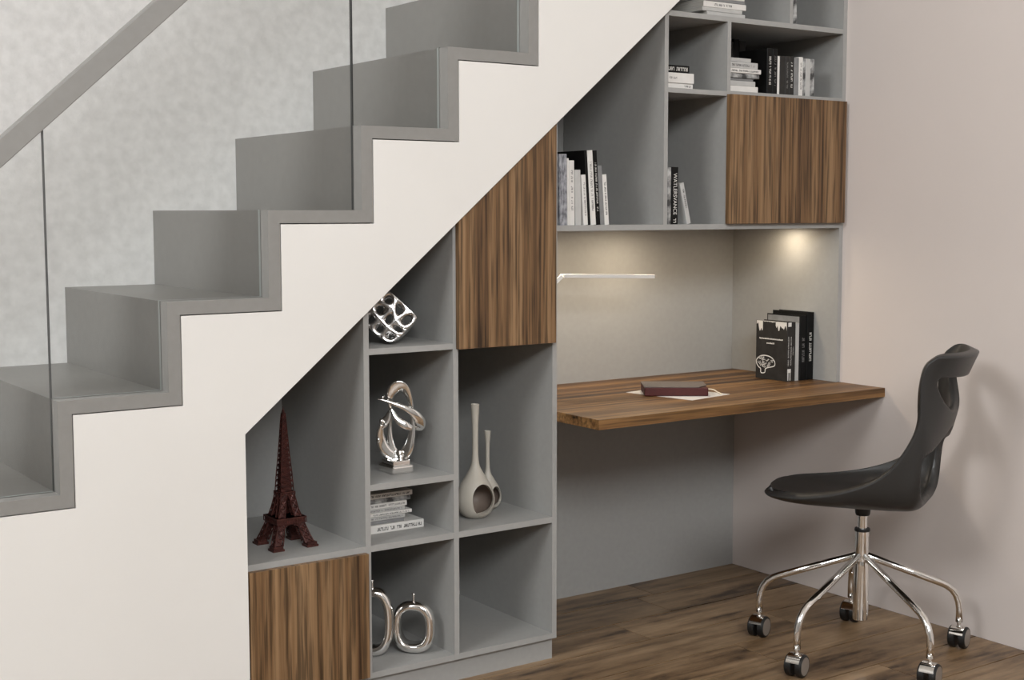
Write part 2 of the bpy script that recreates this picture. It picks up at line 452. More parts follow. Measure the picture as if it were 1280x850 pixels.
# ------------------------------------------------------------------ desk top
dk = tag(box('desk', 2.5440, XW - 0.0005, -0.1980, YB - 0.0005, 0.7205, 0.7500, M['desk'], bevel=0.001),
         'thick walnut desk top fixed between the shelving and the wall', 'desk')

# ------------------------------------------------------------------ books
def marks(bm, x0, x1, z0, z1, y, seed, vertical=True, dens=0.8):
    """rows of tiny letter-like strokes on a spine plane"""
    r = random.Random(seed)
    if vertical:
        z = z1
        wd = x1 - x0
        while z > z0:
            hgt = wd * r.uniform(0.35, 0.75)
            if r.random() < dens:
                k = r.choice((0, 1, 2))
                zz = z - hgt * 0.8
                def q(a, b, c, d):
                    vs = [bm.verts.new(p) for p in ((a, y, c), (b, y, c), (b, y, d), (a, y, d))]; bm.faces.new(vs)
                q(x0, x1, zz, zz + hgt * 0.28)
                if k == 0: q(x0, x0 + wd * 0.25, zz, z)
                elif k == 1: q(x0 + wd * .4, x0 + wd * 0.6, zz, z); q(x0, x1, z - hgt * 0.25, z)
                else: q(x1 - wd * 0.25, x1, zz, z)
            z -= hgt
    else:
        x = x0; ht = z1 - z0
        while x < x1:
            wd = ht * r.uniform(0.35, 0.75)
            if r.random() < dens:
                def q(a, b, c, d):
                    vs = [bm.verts.new(p) for p in ((a, y, c), (b, y, c), (b, y, d), (a, y, d))]; bm.faces.new(vs)
                k = r.choice((0, 1, 2))
                q(x, x + wd * 0.28, z0, z1)
                if k == 0: q(x, x + wd * .8, z1 - ht * .25, z1)
                elif k == 1: q(x + wd * .55, x + wd * .8, z0, z1)
                else: q(x, x + wd * .8, z0, z0 + ht * .25)
            x += wd

book_n = [0]
def book(label, group, t, h, d, cover, loc, lean=0.0, flat=False, yaw=0.0, text=None, tspan=(0.2, 0.85), twid=0.35, tdens=0.8,
         paperback=True, name='book'):
    """spine faces -y; standing: thickness x, height z; flat: height along x, thickness z"""
    book_n[0] += 1
    e = empty(name)
    c = 0.0012 if paperback else 0.0026
    lip = 0.0 if paperback else 0.003
    # cover: two boards and a spine as one bent sheet
    bm = bmesh.new()
    prof = [(0, d), (0, 0.0015), (0.0015, 0), (t - 0.0015, 0), (t, 0.0015), (t, d), (t - c, d), (t - c, c), (c, c), (c, d)]
    if t < 0.007: prof = [(0, d), (0, 0), (t, 0), (t, d), (t - c, d), (t - c, c), (c, c), (c, d)]
    a = [bm.verts.new((x, y, 0)) for x, y in prof]; b = [bm.verts.new((x, y, h)) for x, y in prof]
    n = len(prof)
    for k in range(n): bm.faces.new((a[k], a[(k + 1) % n], b[(k + 1) % n], b[k]))
    for ring in (a, b):
        if n == 10:
            bm.faces.new((ring[0], ring[1], ring[8], ring[9])); bm.faces.new((ring[1], ring[2], ring[3], ring[4], ring[7], ring[8])); bm.faces.new((ring[4], ring[5], ring[6], ring[7]))
        else:
            bm.faces.new((ring[0], ring[1], ring[6], ring[7])); bm.faces.new((ring[1], ring[2], ring[5], ring[6])); bm.faces.new((ring[2], ring[3], ring[4], ring[5]))
    cv = from_bm('cover', bm, BK[cover], e)
    bm = bmesh.new(); add_box(bm, c + 0.0002, t - c - 0.0002, c + 0.0002, d - 0.002 - lip, 0.0006 + lip, h - 0.0006 - lip)
    from_bm('page_block', bm, M['pages'], e)
    if text:
        bm = bmesh.new()
        m0 = t * (0.5 - twid / 2); m1 = t * (0.5 + twid / 2)
        marks(bm, m0, m1, h * tspan[0], h * tspan[1], -0.0004, book_n[0], True, tdens)
        from_bm('spine_print', bm, M['print_' + text], e)
    if flat:   # lie on the side: height -> x, thickness -> z, spine still towards -y
        R = Matrix(((0, 0, 1, 0), (0, 1, 0, 0), (1, 0, 0, 0), (0, 0, 0, 1)))
        R = Matrix(((0, 0, -1, h), (0, 1, 0, 0), (1, 0, 0, 0), (0, 0, 0, 1)))
        e.matrix_world = Matrix.Translation(loc) @ Matrix.Rotation(yaw, 4, 'Z') @ R
    else:
        e.matrix_world = Matrix.Translation(loc) @ Matrix.Rotation(yaw, 4, 'Z') @ Matrix.Rotation(lean, 4, 'Y')
    return tag(e, label, 'book', group)

# -- row above the desk, leaning against the left panel
gA = 'books leaning on the shelf above the desk'
ZA = 1.2968
A = [  # x at the foot, thickness, height, depth, cover, lean(deg), text, label
    (2.5620, 0.0280, 0.2070, 0.150, 'mottled', -0.7, None, 'mottled grey book standing against the left panel above the desk'),
    (2.5910, 0.0070, 0.1950, 0.160, 'white', -0.9, None, 'slim white book squeezed beside the mottled grey book'),
    (2.5985, 0.0190, 0.1890, 0.150, 'white', -0.9, 'grey', 'white paperback between a slim white book and a light grey book'),
    (2.6205, 0.0215, 0.1620, 0.140, 'cream', -1.4, None, 'light grey book standing between two white books above the desk'),
    (2.6514, 0.0160, 0.1480, 0.140, 'white', -4.0, 'grey', 'short white book standing before a tall black book'),
    (2.6680, 0.0092, 0.2200, 0.165, 'black', -4.0, None, 'tall plain black book beside the tallest white book'),
    (2.6778, 0.0200, 0.2200, 0.160, 'white', -4.0, 'grey', 'tallest white book of the leaning row above the desk'),
    (2.6982, 0.0160, 0.2200, 0.160, 'black', -4.0, 'white', 'tall black book with white lettering beside the tallest white book'),
    (2.7147, 0.0158, 0.1760, 0.150, 'grey', -4.1, None, 'plain grey book leaning between a black and a white book'),
    (2.7310, 0.0165, 0.1500, 0.140, 'white', -4.4, 'black', 'white book with black print at the end of the leaning row'),
]
for x, t, h_, d, c, ln, tx, lb in A:
    book(lb, gA, t, h_, d, c, (x, 0.012, ZA + (0.0 if ln >= 0 else 0.0)), math.radians(ln), text=tx)

# -- narrow cell beside it
gB = 'books in the narrow cell left of the upper doors'
book('tall photo-print book half hidden behind the cell divider', gB, 0.011, 0.222, 0.15, 'photo', (2.9675, 0.012, ZA), 0.0)
book('grey photo-print book next to the black lettered book', gB, 0.0135, 0.176, 0.15, 'photo', (2.9790, 0.012, ZA), 0.0)
bk = book('black book with large white lettering down its spine', gB, 0.0285, 0.177, 0.15, 'black', (2.9932, 0.012, ZA), 0.0, paperback=False)
tc = bpy.data.curves.new('spine_title', 'FONT'); tc.body = 'WATLERSVANCE'; tc.size = 0.0205; tc.align_x = 'LEFT'; tc.align_y = 'CENTER'
to = bpy.data.objects.new('spine_title', tc); col.objects.link(to)
dg = bpy.context.evaluated_depsgraph_get(); tm = bpy.data.meshes.new_from_object(to.evaluated_get(dg)); bpy.data.objects.remove(to)
xsz = max(v.co.x for v in tm.vertices)
ti = link('spine_title', tm, M['print_white'], bk); tm.materials.clear(); tm.materials.append(M['print_white'])
ti.matrix_local = Matrix.Translation((0.0148, -0.0005, 0.158)) @ Matrix(((0, 1, 0, 0), (0, 0, -1, 0), (-1, 0, 0, 0), (0, 0, 0, 1))) @ Matrix.Scale(0.128 / xsz, 4, (1, 0, 0))
bm = bmesh.new(); marks(bm, 0.009, 0.020, 0.008, 0.018, -0.0005, 5, True, 1.0); from_bm('publisher_mark', bm, M['print_white'], bk)
book('white backed book leaning on the black lettered book', gB, 0.0165, 0.130, 0.14, 'cream', (3.0605, 0.012, ZA), math.radians(-14.2), text='black', tspan=(0.4, 0.85))

# -- stack in the cell over it
gC = 'books stacked in the small upper cell'
ZC = 1.7145
book('white thin book at the bottom of the small three-book stack', gC, 0.0165, 0.118, 0.14, 'white', (2.9645 + 0.002, 0.020, ZC), flat=True, text='black', tspan=(0.1, 0.3))
book('thick white book in the middle of the small three-book stack', gC, 0.0315, 0.119, 0.14, 'white', (2.9662, 0.016, ZC + 0.0166), flat=True, text='grey', tspan=(0.6, 0.85), twid=0.2)
book('black book with bold white lettering on top of the small stack', gC, 0.0230, 0.101, 0.13, 'black', (2.9664, 0.018, ZC + 0.0482), flat=True, text='white', tspan=(0.08, 0.95), twid=0.5, tdens=0.95)

# -- cell above the double door: a flat stack and a standing row
gD = 'books stacked beside the standing row above the doors'
ZD = 1.7165
z = ZD
for t, h_, c, tx, lb, yy in (
    (0.0190, 0.1330, 'white', None, 'white book at the bottom of the stack over the doors', 0.014),
    (0.0165, 0.1250, 'cream', None, 'light grey book second from the bottom of the stack over the doors', 0.018),
    (0.0085, 0.1190, 'grey', None, 'thin grey book third from the bottom of the stack over the doors', 0.022),
    (0.0145, 0.1400, 'photo', None, 'photo-print book in the middle of the stack over the doors', 0.016),
    (0.0145, 0.1450, 'white', 'black', 'white book with black lettering in the stack over the doors', 0.013),
    (0.0205, 0.1330, 'cream', 'grey', 'thick pale book second from the top of the stack over the doors', 0.016),
    (0.0125, 0.1060, 'cream', None, 'short pale book on top of the stack over the doors', 0.020)):
    book(lb, gD, t, h_, 0.14, c, (3.2280, yy, z), flat=True, text=tx, tspan=(0.08, 0.9)); z += t + 0.0003
gE = 'books standing in the row above the doors'
xx = 3.4020
E_ = [
    (0.0255, 0.1465, 'black', 'white', 'tall black book with white spine lettering at the head of the row over the doors'),
    (0.0215, 0.1455, 'black', 'grey', 'tall black book with faint grey lettering in the row over the doors'),
    (0.0100, 0.1240, 'white', None, 'slim white book beside the tall black books over the doors'),
    (0.0250, 0.1250, 'dark', None, 'dark grey book beside the slim white book over the doors'),
    (0.0180, 0.1260, 'dark', 'grey', 'dark book with faint grey lettering over the doors'),
    (0.0225, 0.1265, 'dark', 'white', 'dark book with bold white lettering over the doors'),
    (0.0220, 0.1240, 'grey', None, 'plain grey book beside a white book over the doors'),
    (0.0190, 0.1270, 'white', 'grey', 'white book standing between grey and photo books over the doors'),
    (0.0125, 0.1235, 'photo', None, 'slim photo-print book beside the white book over the doors'),
    (0.0220, 0.1235, 'cream', None, 'pale grey book near the end of the row over the doors'),
    (0.0185, 0.1235, 'photo', None, 'black and white photo-print book at the end of the row over the doors')]
for t, h_, c, tx, lb in E_:
    book(lb, gE, t, h_, 0.13, c, (xx, 0.014, ZD), 0.0, text=tx); xx += t + 0.0004
gF = 'dark books at the back of the cell above the doors'
xx = 3.42
for k, (t, h_, c, lb) in enumerate((
    (0.030, 0.190, 'dark', 'dark grey tall book standing behind the flat stack over the doors'),
    (0.026, 0.200, 'black', 'black tall book standing between two dark grey books behind the stack'),
    (0.030, 0.196, 'dark', 'dark grey tall book behind the black books over the doors'))):
    book(lb, gF, t, h_, 0.14, c, (xx, 0.22, ZD), 0.0); xx += t + 0.001

# -- top cells
gG = 'books stacked in the topmost cell'
ZG = 1.9464
z = ZG
for t, x0, x1, c, tx, lb in (
    (0.0130, 3.1350, 3.2990, 'cream', None, 'pale book at the bottom of the topmost stack'),
    (0.0120, 3.1150, 3.2860, 'cream', None, 'grey white book second from the bottom of the topmost stack'),
    (0.0185, 3.1200, 3.3030, 'white', 'black', 'thick white book with dark print in the topmost stack'),
    (0.0100, 3.1300, 3.2980, 'grey', None, 'thin grey book above the white one in the topmost stack'),
    (0.0150, 3.1280, 3.2960, 'white', None, 'white book on top of the topmost stack')):
    book(lb, gG, t, x1 - x0, 0.15, c, (x0, 0.014, z), flat=True, text=tx, tspan=(0.35, 0.75)); z += t + 0.0003
book('mottled pale book standing against the divider in the topmost cell', 'books standing in the topmost cell', 0.024, 0.17, 0.15, 'photo', (3.5130, 0.014, ZG), math.radians(-3.0))

# -- cell with the flat stack beside the tower
gH = 'books stacked flat under the silver figure sculpture'
z = 0.4373
for t, x0, x1, c, tx, lb, yy in (
    (0.0240, 1.960, 2.1500, 'white', 'black', 'long white book with black spine lettering at the bottom of the stack', 0.110),
    (0.0105, 1.955, 2.0900, 'grey', None, 'thin grey book second from the bottom in the low stack', 0.118),
    (0.0125, 1.955, 2.0920, 'cream', 'grey', 'pale book with grey lettering in the low stack', 0.116),
    (0.0100, 1.955, 2.1120, 'white', 'black', 'white book jutting out with black lettering in the low stack', 0.112),
    (0.0110, 1.950, 2.0920, 'cream', 'grey', 'light grey book in the middle of the low stack', 0.116),
    (0.0150, 1.952, 2.0970, 'white', 'grey', 'white book with fine grey print in the low stack', 0.114),
    (0.0140, 1.945, 2.1100, 'photo', None, 'photo-print magazine second from the top of the low stack', 0.116),
    (0.0145, 1.948, 2.1130, 'white', 'black', 'white book with black lettering on top of the low stack', 0.110)):
    book(lb, gH, t, x1 - x0, 0.19, c, (x0, yy, z), flat=True, text=tx, tspan=(0.06, 0.80), twid=0.4, tdens=0.9); z += t + 0.0003

# -- on the desk
gI = 'books standing on the desk against the side panel'
ZI = 0.7503
bb = book('dark brown book with brain drawing and white brush marks on the desk', gI, 0.0400, 0.205, 0.150, 'dark', (3.6165, 0.108, ZI), 0.0, paperback=False)
book('white thin book beside the brain-drawing book on the desk', gI, 0.0190, 0.200, 0.150, 'cream', (3.6575, 0.110, ZI), 0.0)
bb2 = book('black book with grey cover and script lettering on the desk', gI, 0.0300, 0.226, 0.160, 'black', (3.6775, 0.106, ZI), 0.0, text='grey', tspan=(0.3, 0.68), twid=0.4, paperback=False)
bb3 = book('tallest black book with white capitals nearest the wall on the desk', gI, 0.0340, 0.236, 0.165, 'black', (3.7085, 0.104, ZI), 0.0, text='white', tspan=(0.28, 0.70), twid=0.34, tdens=0.95, paperback=False)
# grey printed sheet on the left cover of the third book
bm = bmesh.new(); vs = [bm.verts.new(p) for p in ((-0.0004, 0.006, 0.01), (-0.0004, 0.156, 0.01), (-0.0004, 0.156, 0.222), (-0.0004, 0.006, 0.222))]; bm.faces.new(vs)
from_bm('cover_print', bm, BK['grey'], bb2)
# brain book: title lines, brain outline, white strokes on the left cover, marks on the spine
def flat_strip(bm, pts, wd, x):
    P = [Vector((0, p[0], p[1])) for p in pts]
    prev = None
    for i, p in enumerate(P):
        t = (P[min(i + 1, len(P) - 1)] - P[max(i - 1, 0)]).normalized()
        n = Vector((0, -t.z, t.y)) * wd / 2
        a = bm.verts.new((x, p.y + n.y, p.z + n.z)); b = bm.verts.new((x, p.y - n.y, p.z - n.z))
        if prev: bm.faces.new((prev[0], a, b, prev[1]))
        prev = (a, b)
# on the cover plane x = 0: y runs from the spine (0) to the far edge (0.15)
bm = bmesh.new(); X_ = -0.0006
brain = catmull([(0, 0.140, 0.048), (0, 0.142, 0.062), (0, 0.130, 0.076), (0, 0.110, 0.081), (0, 0.088, 0.077), (0, 0.074, 0.064), (0, 0.073, 0.050), (0, 0.084, 0.044), (0, 0.098, 0.040), (0, 0.108, 0.034), (0, 0.110, 0.022), (0, 0.124, 0.020), (0, 0.126, 0.034), (0, 0.132, 0.038)], 5, True)
brain = [Vector((0, 0.103 + (p.y - 0.108) * 1.28, p.z * 1.02)) for p in brain]
flat_strip(bm, [(p.y, p.z) for p in brain] + [(brain[0].y, brain[0].z)], 0.0035, X_)
rb = random.Random(3)
for k in range(34):
    cy_ = 0.104 + rb.uniform(-0.036, 0.034); cz_ = 0.060 + rb.uniform(-0.016, 0.015)
    a0 = rb.uniform(0, 6.28); rr = rb.uniform(0.003, 0.0065)
    flat_strip(bm, [(cy_ + rr * math.cos(a0 + q * 0.6), cz_ + rr * 0.8 * math.sin(a0 + q * 0.6)) for q in range(7)], 0.0018, X_)
from_bm('brain_drawing', bm, M['print_white'], bb)
bm = bmesh.new()
def quad_x(bm, y0, y1, z0, z1, x=X_):
    vs = [bm.verts.new(p) for p in ((x, y0, z0), (x, y1, z0), (x, y1, z1), (x, y0, z1))]; bm.faces.new(vs)
for (ya0, ya1, zz, hh) in ((0.022, 0.134, 0.140, 0.0055), (0.062, 0.096, 0.1245, 0.0055)):
    y = ya0
    while y < ya1:
        wd = rb.uniform(0.002, 0.0045); quad_x(bm, y, y + wd, zz, zz + hh * rb.uniform(0.7, 1)); y += wd + 0.0012
from_bm('cover_title', bm, M['print_white'], bb)
bm = bmesh.new()
def blot(bm, ya, yb2, n, seed, zlo, zhi):
    r = random.Random(seed); ytop = 0.2045
    ys = [ya + (yb2 - ya) * k / n for k in range(n + 1)]
    lows = [r.uniform(zlo, zhi) for _ in ys]
    tv = [bm.verts.new((X_, y, ytop)) for y in ys]; lv = [bm.verts.new((X_, y, z)) for y, z in zip(ys, lows)]
    for k in range(n): bm.faces.new((tv[k], tv[k + 1], lv[k + 1], lv[k]))
blot(bm, 0.004, 0.056, 12, 1, 0.172, 0.196); blot(bm, 0.118, 0.148, 8, 4, 0.165, 0.200); blot(bm, 0.05, 0.12, 12, 6, 0.2005, 0.2035)
from_bm('white_brush_marks', bm, M['print_white'], bb)
bm = bmesh.new()
marks(bm, 0.003, 0.0075, 0.055, 0.155, -0.0006, 11, True, 0.95); marks(bm, 0.0155, 0.020, 0.055, 0.155, -0.0006, 12, True, 0.95); marks(bm, 0.026, 0.029, 0.09, 0.12, -0.0006, 13, True, 0.9)
def quad_y(bm, x0, x1, z0, z1, y=-0.0006):
    vs = [bm.verts.new(p) for p in ((x0, y, z0), (x1, y, z0), (x1, y, z1), (x0, y, z1))]; bm.faces.new(vs)
quad_y(bm, 0.001, 0.018, 0.030, 0.043); quad_y(bm, 0.002, 0.0065, 0.003, 0.030); quad_y(bm, 0.0125, 0.0165, 0.003, 0.030); quad_y(bm, 0.002, 0.018, 0.190, 0.204)
from_bm('spine_print', bm, M['print_white'], bb)

# notebook on a sheet of paper
pp = bmesh.new()
add_box(pp, -0.100, 0.100, -0.134, 0.134, 0, 0.0006)
po = from_bm('paper_sheet', pp, M['paper']); po.location = (3.1052, 0.0976, 0.7502); po.rotation_euler = (0, 0, math.radians(10.4))
tag(po, 'pale sheet of paper lying under the maroon notebook', 'paper')
nb = tag(empty('notebook', (2.971, 0.1053, 0.7510), math.radians(-35.3)), 'maroon notebook with grey brown cover lying on the desk', 'notebook')
bm = bmesh.new(); add_box(bm, 0.0, 0.203, 0.0, 0.138, 0.0, 0.0265); from_bm('notebook_body', bm, M['maroon'], nb, bevel=0.003)
bm = bmesh.new(); a = [(-0.001, 0.0035), (0.172, -0.001), (0.203, 0.045), (0.204, 0.139), (-0.001, 0.139)]
lo_ = [bm.verts.new((x, y, 0.0268)) for x, y in a]; hi_ = [bm.verts.new((x, y, 0.0302)) for x, y in a]
bm.faces.new(lo_[::-1]); bm.faces.new(hi_)
for k in range(5): bm.faces.new((lo_[k], lo_[(k + 1) % 5], hi_[(k + 1) % 5], hi_[k]))
from_bm('notebook_cover', bm, M['notecover'], nb, bevel=0.0008)
bm = bmesh.new()
add_tube(bm, catmull([(0.200, 0.06, 0.015), (0.225, 0.055, 0.014), (0.240, 0.045, 0.006), (0.252, 0.04, 0.0015)], 5), 0.0022, 8)
from_bm('bookmark_ribbon', bm, M['ribbon'], nb, smooth=True)

# ------------------------------------------------------------------ desk lamp (its foot stands behind the shelving panel)
lp = tag(empty('desk_lamp', (2.655, 0.30, 0.7502)), 'slim white desk lamp with angled arm and straight bar head', 'lamp')
bm = bmesh.new(); add_lathe(bm, [(0.0, 0.0), (0.052, 0.0), (0.055, 0.003), (0.055, 0.009), (0.050, 0.012), (0.0, 0.012)], 32)
from_bm('lamp_base', bm, M['lampwhite'], lp, smooth=False)
LB = Vector((2.655, 0.30, 0.7502))
def bar(name, p, q, wd, ht, mat, parent, origin):
    p, q = Vector(p) - origin, Vector(q) - origin
    t = (q - p).normalized(); s = t.cross(Vector((0, 0, 1))).normalized() if abs(t.z) < 0.95 else Vector((0, 1, 0)); u = s.cross(t)
    bm = bmesh.new(); vs = []
    for c in (p, q):
        for a in (-1, 1):
            for b in (-1, 1): vs.append(bm.verts.new(c + s * a * wd / 2 + u * b * ht / 2))
    for f in ((0, 1, 3, 2), (4, 6, 7, 5), (0, 4, 5, 1), (2, 3, 7, 6), (0, 2, 6, 4), (1, 5, 7, 3)): bm.faces.new([vs[i] for i in f])
    return from_bm(name, bm, mat, parent, bevel=0.0008)
P0 = (2.655, 0.30, 0.762); P1 = (2.655, 0.30, 1.035); P2 = (2.7508, 0.25, 1.1347); P3 = (3.1259, 0.25, 1.1224)
bar('lamp_post', P0, P1, 0.012, 0.012, M['lampwhite'], lp, LB)
bar('lamp_arm', P1, P2, 0.012, 0.012, M['lampwhite'], lp, LB)
bar('lamp_head', P2, P3, 0.022, 0.012, M['lampwhite'], lp, LB)

# ------------------------------------------------------------------ tower model
TX, TY, TZ, TH, HB = 1.734, 0.147, 0.4373, 0.379, 0.0625
tw = tag(empty('tower_model', (TX, TY, TZ)), 'dark red bronze lattice tower model standing above the lower walnut door', 'tower model')
def half(h):      # outer half width
    k = h / TH
    ks = [(0, 1.0), (0.09, 0.78), (0.19, 0.575), (0.28, 0.42), (0.385, 0.30), (0.5, 0.26), (0.65, 0.185), (0.8, 0.125), (0.93, 0.075), (1, 0.03)]
    for (a, va), (b, vb) in zip(ks, ks[1:]):
        if k <= b: return HB * (va + (vb - va) * (k - a) / (b - a))
    return HB * 0.02
def legw(h):      # width of one leg
    k = h / TH
    return HB * (0.40 - 0.45 * k) if k < 0.385 else half(h)
def add_beam(bm, p, q, r):
    add_tube(bm, [p, q], r, 4)
for sx in (-1, 1):
    for sy in (-1, 1):
        bm = bmesh.new()
        hs = [0.012, 0.03, 0.05, 0.068, 0.085, 0.105, 0.125, 0.146]
        rings = []
        for h_ in hs:
            o, wd = half(h_), legw(h_)
            rings.append([Vector((sx * a, sy * b, h_)) for a, b in ((o, o), (o - wd, o), (o - wd, o - wd), (o, o - wd))])
        # solid core, inset
        core = []
        for rg in rings:
            c = sum(rg, Vector()) / 4; core.append([bm.verts.new(c + (v - c) * 0.74) for v in rg])
        for a, b in zip(core, core[1:]):
            for k in range(4): bm.faces.new((a[k], a[(k + 1) % 4], b[(k + 1) % 4], b[k]))
        bm.faces.new(core[0]); bm.faces.new(core[-1])
        for a, b in zip(rings, rings[1:]):
            for k in range(4):
                add_beam(bm, a[k], b[k], 0.0019)
                add_beam(bm, a[k], b[(k + 1) % 4], 0.0012); add_beam(bm, a[(k + 1) % 4], b[k], 0.0012)
                add_beam(bm, b[k], b[(k + 1) % 4], 0.0012)
        leg = from_bm('tower_leg', bm, M['bronze'], tw)
        bm = bmesh.new(); o = HB; wd = HB * 0.47
        x0, x1 = sorted((sx * (o + 0.004), sx * (o - wd))); y0, y1 = sorted((sy * (o + 0.004), sy * (o - wd)))
        add_box(bm, x0, x1, y0, y1, 0, 0.006); add_box(bm, x0 + 0.003, x1 - 0.003, y0 + 0.003, y1 - 0.003, 0.006, 0.013)
        f = from_bm('foot_block', bm, M['bronze'], leg)
# spire
bm = bmesh.new()
hs = [0.146 + (TH - 0.018 - 0.146) * (k / 16) ** 0.93 for k in range(17)]
rings = [[Vector((a * half(h_), b * half(h_), h_)) for a, b in ((1, 1), (-1, 1), (-1, -1), (1, -1))] for h_ in hs]
core = [[bm.verts.new(Vector((v.x * 0.8, v.y * 0.8, v.z))) for v in rg] for rg in rings]
for a, b in zip(core, core[1:]):
    for k in range(4): bm.faces.new((a[k], a[(k + 1) % 4], b[(k + 1) % 4], b[k]))
bm.faces.new(core[0]); bm.faces.new(core[-1])
for a, b in zip(rings, rings[1:]):
    for k in range(4):
        add_beam(bm, a[k], b[k], 0.0017); add_beam(bm, a[k], b[(k + 1) % 4], 0.001); add_beam(bm, a[(k + 1) % 4], b[k], 0.001); add_beam(bm, b[k], b[(k + 1) % 4], 0.0011)
sp_ = from_bm('spire', bm, M['bronze'], tw)
bm = bmesh.new(); add_lathe(bm, [(0.0, TH - 0.024), (0.0045, TH - 0.022), (0.0045, TH - 0.014), (0.003, TH - 0.010), (0.0012, TH - 0.006), (0.0008, TH), (0, TH)], 10)
from_bm('spire_tip', bm, M['bronze'], sp_)
for nm, h0, wd, th in (('lower_platform', 0.066, 0.0435, 0.016), ('upper_platform', 0.140, 0.0220, 0.009)):
    bm = bmesh.new()
    add_box(bm, -wd + 0.003, wd - 0.003, -wd + 0.003, wd - 0.003, h0, h0 + th)
    add_box(bm, -wd, wd, -wd, wd, h0 + th * 0.72, h0 + th)
    add_box(bm, -wd + 0.001, wd - 0.001, -wd + 0.001, wd - 0.001, h0 - 0.001, h0 + 0.0015)
    nb_ = int(wd / 0.0035)
    for k in range(nb_ + 1):
        u = -wd + 2 * wd * k / nb_
        for (a, b) in ((u, wd - 0.0015), (u, -wd + 0.0015), (wd - 0.0015, u), (-wd + 0.0015, u)):
            add_box(bm, a - 0.0006, a + 0.0006, b - 0.0006, b + 0.0006, h0, h0 + th)
    from_bm(nm, bm, M['bronze'], tw)
for ang in range(4):     # arches under the lower platform
    bm = bmesh.new(); R = Matrix.Rotation(ang * math.pi / 2, 4, 'Z')
    ap = []
    for k in range(15):
        th = math.pi * k / 14; ap.append(Vector((math.cos(th) * 0.036, -(half(0.03) - 0.004) + 0.010 * math.sin(th), 0.024 + 0.040 * math.sin(th))))
    add_tube(bm, [R @ p for p in ap], 0.0024, 6)
    add_tube(bm, [R @ Vector((p.x * 1.12, p.y, p.z + 0.0055)) for p in ap], 0.0012, 5)
    for p in ap[1:-1]: add_tube(bm, [R @ p, R @ Vector((p.x * 1.12, p.y, p.z + 0.0055))], 0.0009, 4)
    from_bm('arch', bm, M['bronze'], tw)

# ------------------------------------------------------------------ silver figure sculpture (ribbon loops on a stepped base)
SC = Vector((2.083, 0.1401, 0.604))
fs = tag(empty('figure_sculpture', SC, math.radians(-34.9)), 'polished silver abstract sculpture of looping ribbon figures on a small base', 'sculpture')
bpos = Matrix.Rotation(math.radians(34.9), 3, 'Z') @ Vector((2.070 - SC.x, 0.127 - SC.y, 0))
for nm, hx, hy, za, zb, bv in (('base', 0.035, 0.042, 0.0, 0.024, 0.006), ('base_step', 0.028, 0.033, 0.024, 0.036, 0.002)):
    bm = bmesh.new(); add_box(bm, -hx, hx, -hy, hy, za, zb); o = from_bm(nm, bm, M['chrome'], fs, bevel=bv, seg=3)
    o.location = bpos; o.rotation_euler = (0, 0, math.radians(34.9))
bm = bmesh.new(); add_lathe(bm, [(0.012, 0.034), (0.009, 0.038), (0.013, 0.045)], 16, (0.008, 0, 0)); from_bm('neck', bm, M['chrome'], fs, smooth=True)

def ribbon(name, pts, widths, thick, parent, closed=True, per=8, mat='chrome', tilt=18):
    """band: the flat side turned outward from the loop, its width mostly along local y"""
    C = catmull([(p[0], p[1], p[2]) for p in pts], per, closed)
    Wd = catmull([(q, 0, 0) for q in widths], per, closed)
    n = len(C); bm = bmesh.new(); rings = []
    for i, p in enumerate(C):
        t = ((C[(i + 1) % n] if closed else C[min(i + 1, n - 1)]) - (C[i - 1] if (closed or i > 0) else C[0])).normalized()
        y0_ = Vector((0, 1, 0)); y0_ = (y0_ - t * y0_.dot(t)).normalized(); n0_ = t.cross(y0_)
        ph = math.radians(tilt); y = y0_ * math.sin(ph) + n0_ * math.cos(ph); nn = t.cross(y)
        wd = Wd[i].x * 1.3
        rings.append([bm.verts.new(p + y * (wd / 2) * math.cos(a) + nn * (thick / 2) * math.sin(a)) for a in [2 * math.pi * k / 12 for k in range(12)]])
    m = n if closed else n - 1
    for i in range(m):
        a, b = rings[i], rings[(i + 1) % n]
        for k in range(12): bm.faces.new((a[k], a[(k + 1) % 12], b[(k + 1) % 12], b[k]))
    if not closed: bm.faces.new(rings[0][::-1]); bm.faces.new(rings[-1])
    return from_bm(name, bm, M[mat], parent, smooth=True)
ribbon('tall_loop', [(0.008, 0, 0.040), (0.030, -0.003, 0.062), (0.043, 0, 0.118), (0.042, 0.004, 0.165), (0.036, 0.004, 0.205), (0.020, 0, 0.236), (0.000, -0.004, 0.240), (-0.017, -0.003, 0.220), (-0.020, 0, 0.190), (-0.017, 0.004, 0.165), (-0.021, 0.002, 0.115), (-0.015, 0, 0.062)],
       [0.027, 0.024, 0.014, 0.010, 0.013, 0.024, 0.029, 0.021, 0.010, 0.009, 0.010, 0.020], 0.008, fs)
ribbon('inner_loop', [(-0.016, -0.006, 0.178), (0.000, -0.012, 0.150), (0.024, -0.012, 0.132), (0.041, -0.004, 0.122)], [0.006, 0.014, 0.019, 0.012], 0.006, fs, closed=False)
ribbon('reaching_arm', [(-0.052, -0.024, 0.208), (-0.030, -0.024, 0.203), (-0.008, -0.022, 0.195), (0.022, -0.018, 0.183), (0.050, -0.012, 0.165), (0.066, -0.004, 0.142), (0.066, 0.004, 0.124), (0.048, 0.008, 0.118)], [0.003, 0.006, 0.009, 0.012, 0.018, 0.023, 0.019, 0.008], 0.006, fs, closed=False)
ribbon('bent_figure', [(-0.043, -0.014, 0.134), (-0.047, -0.012, 0.108), (-0.043, -0.010, 0.080), (-0.030, -0.008, 0.056), (-0.010, -0.003, 0.042), (0.006, 0, 0.041)], [0.010, 0.018, 0.023, 0.025, 0.022, 0.014], 0.009, fs, closed=False)
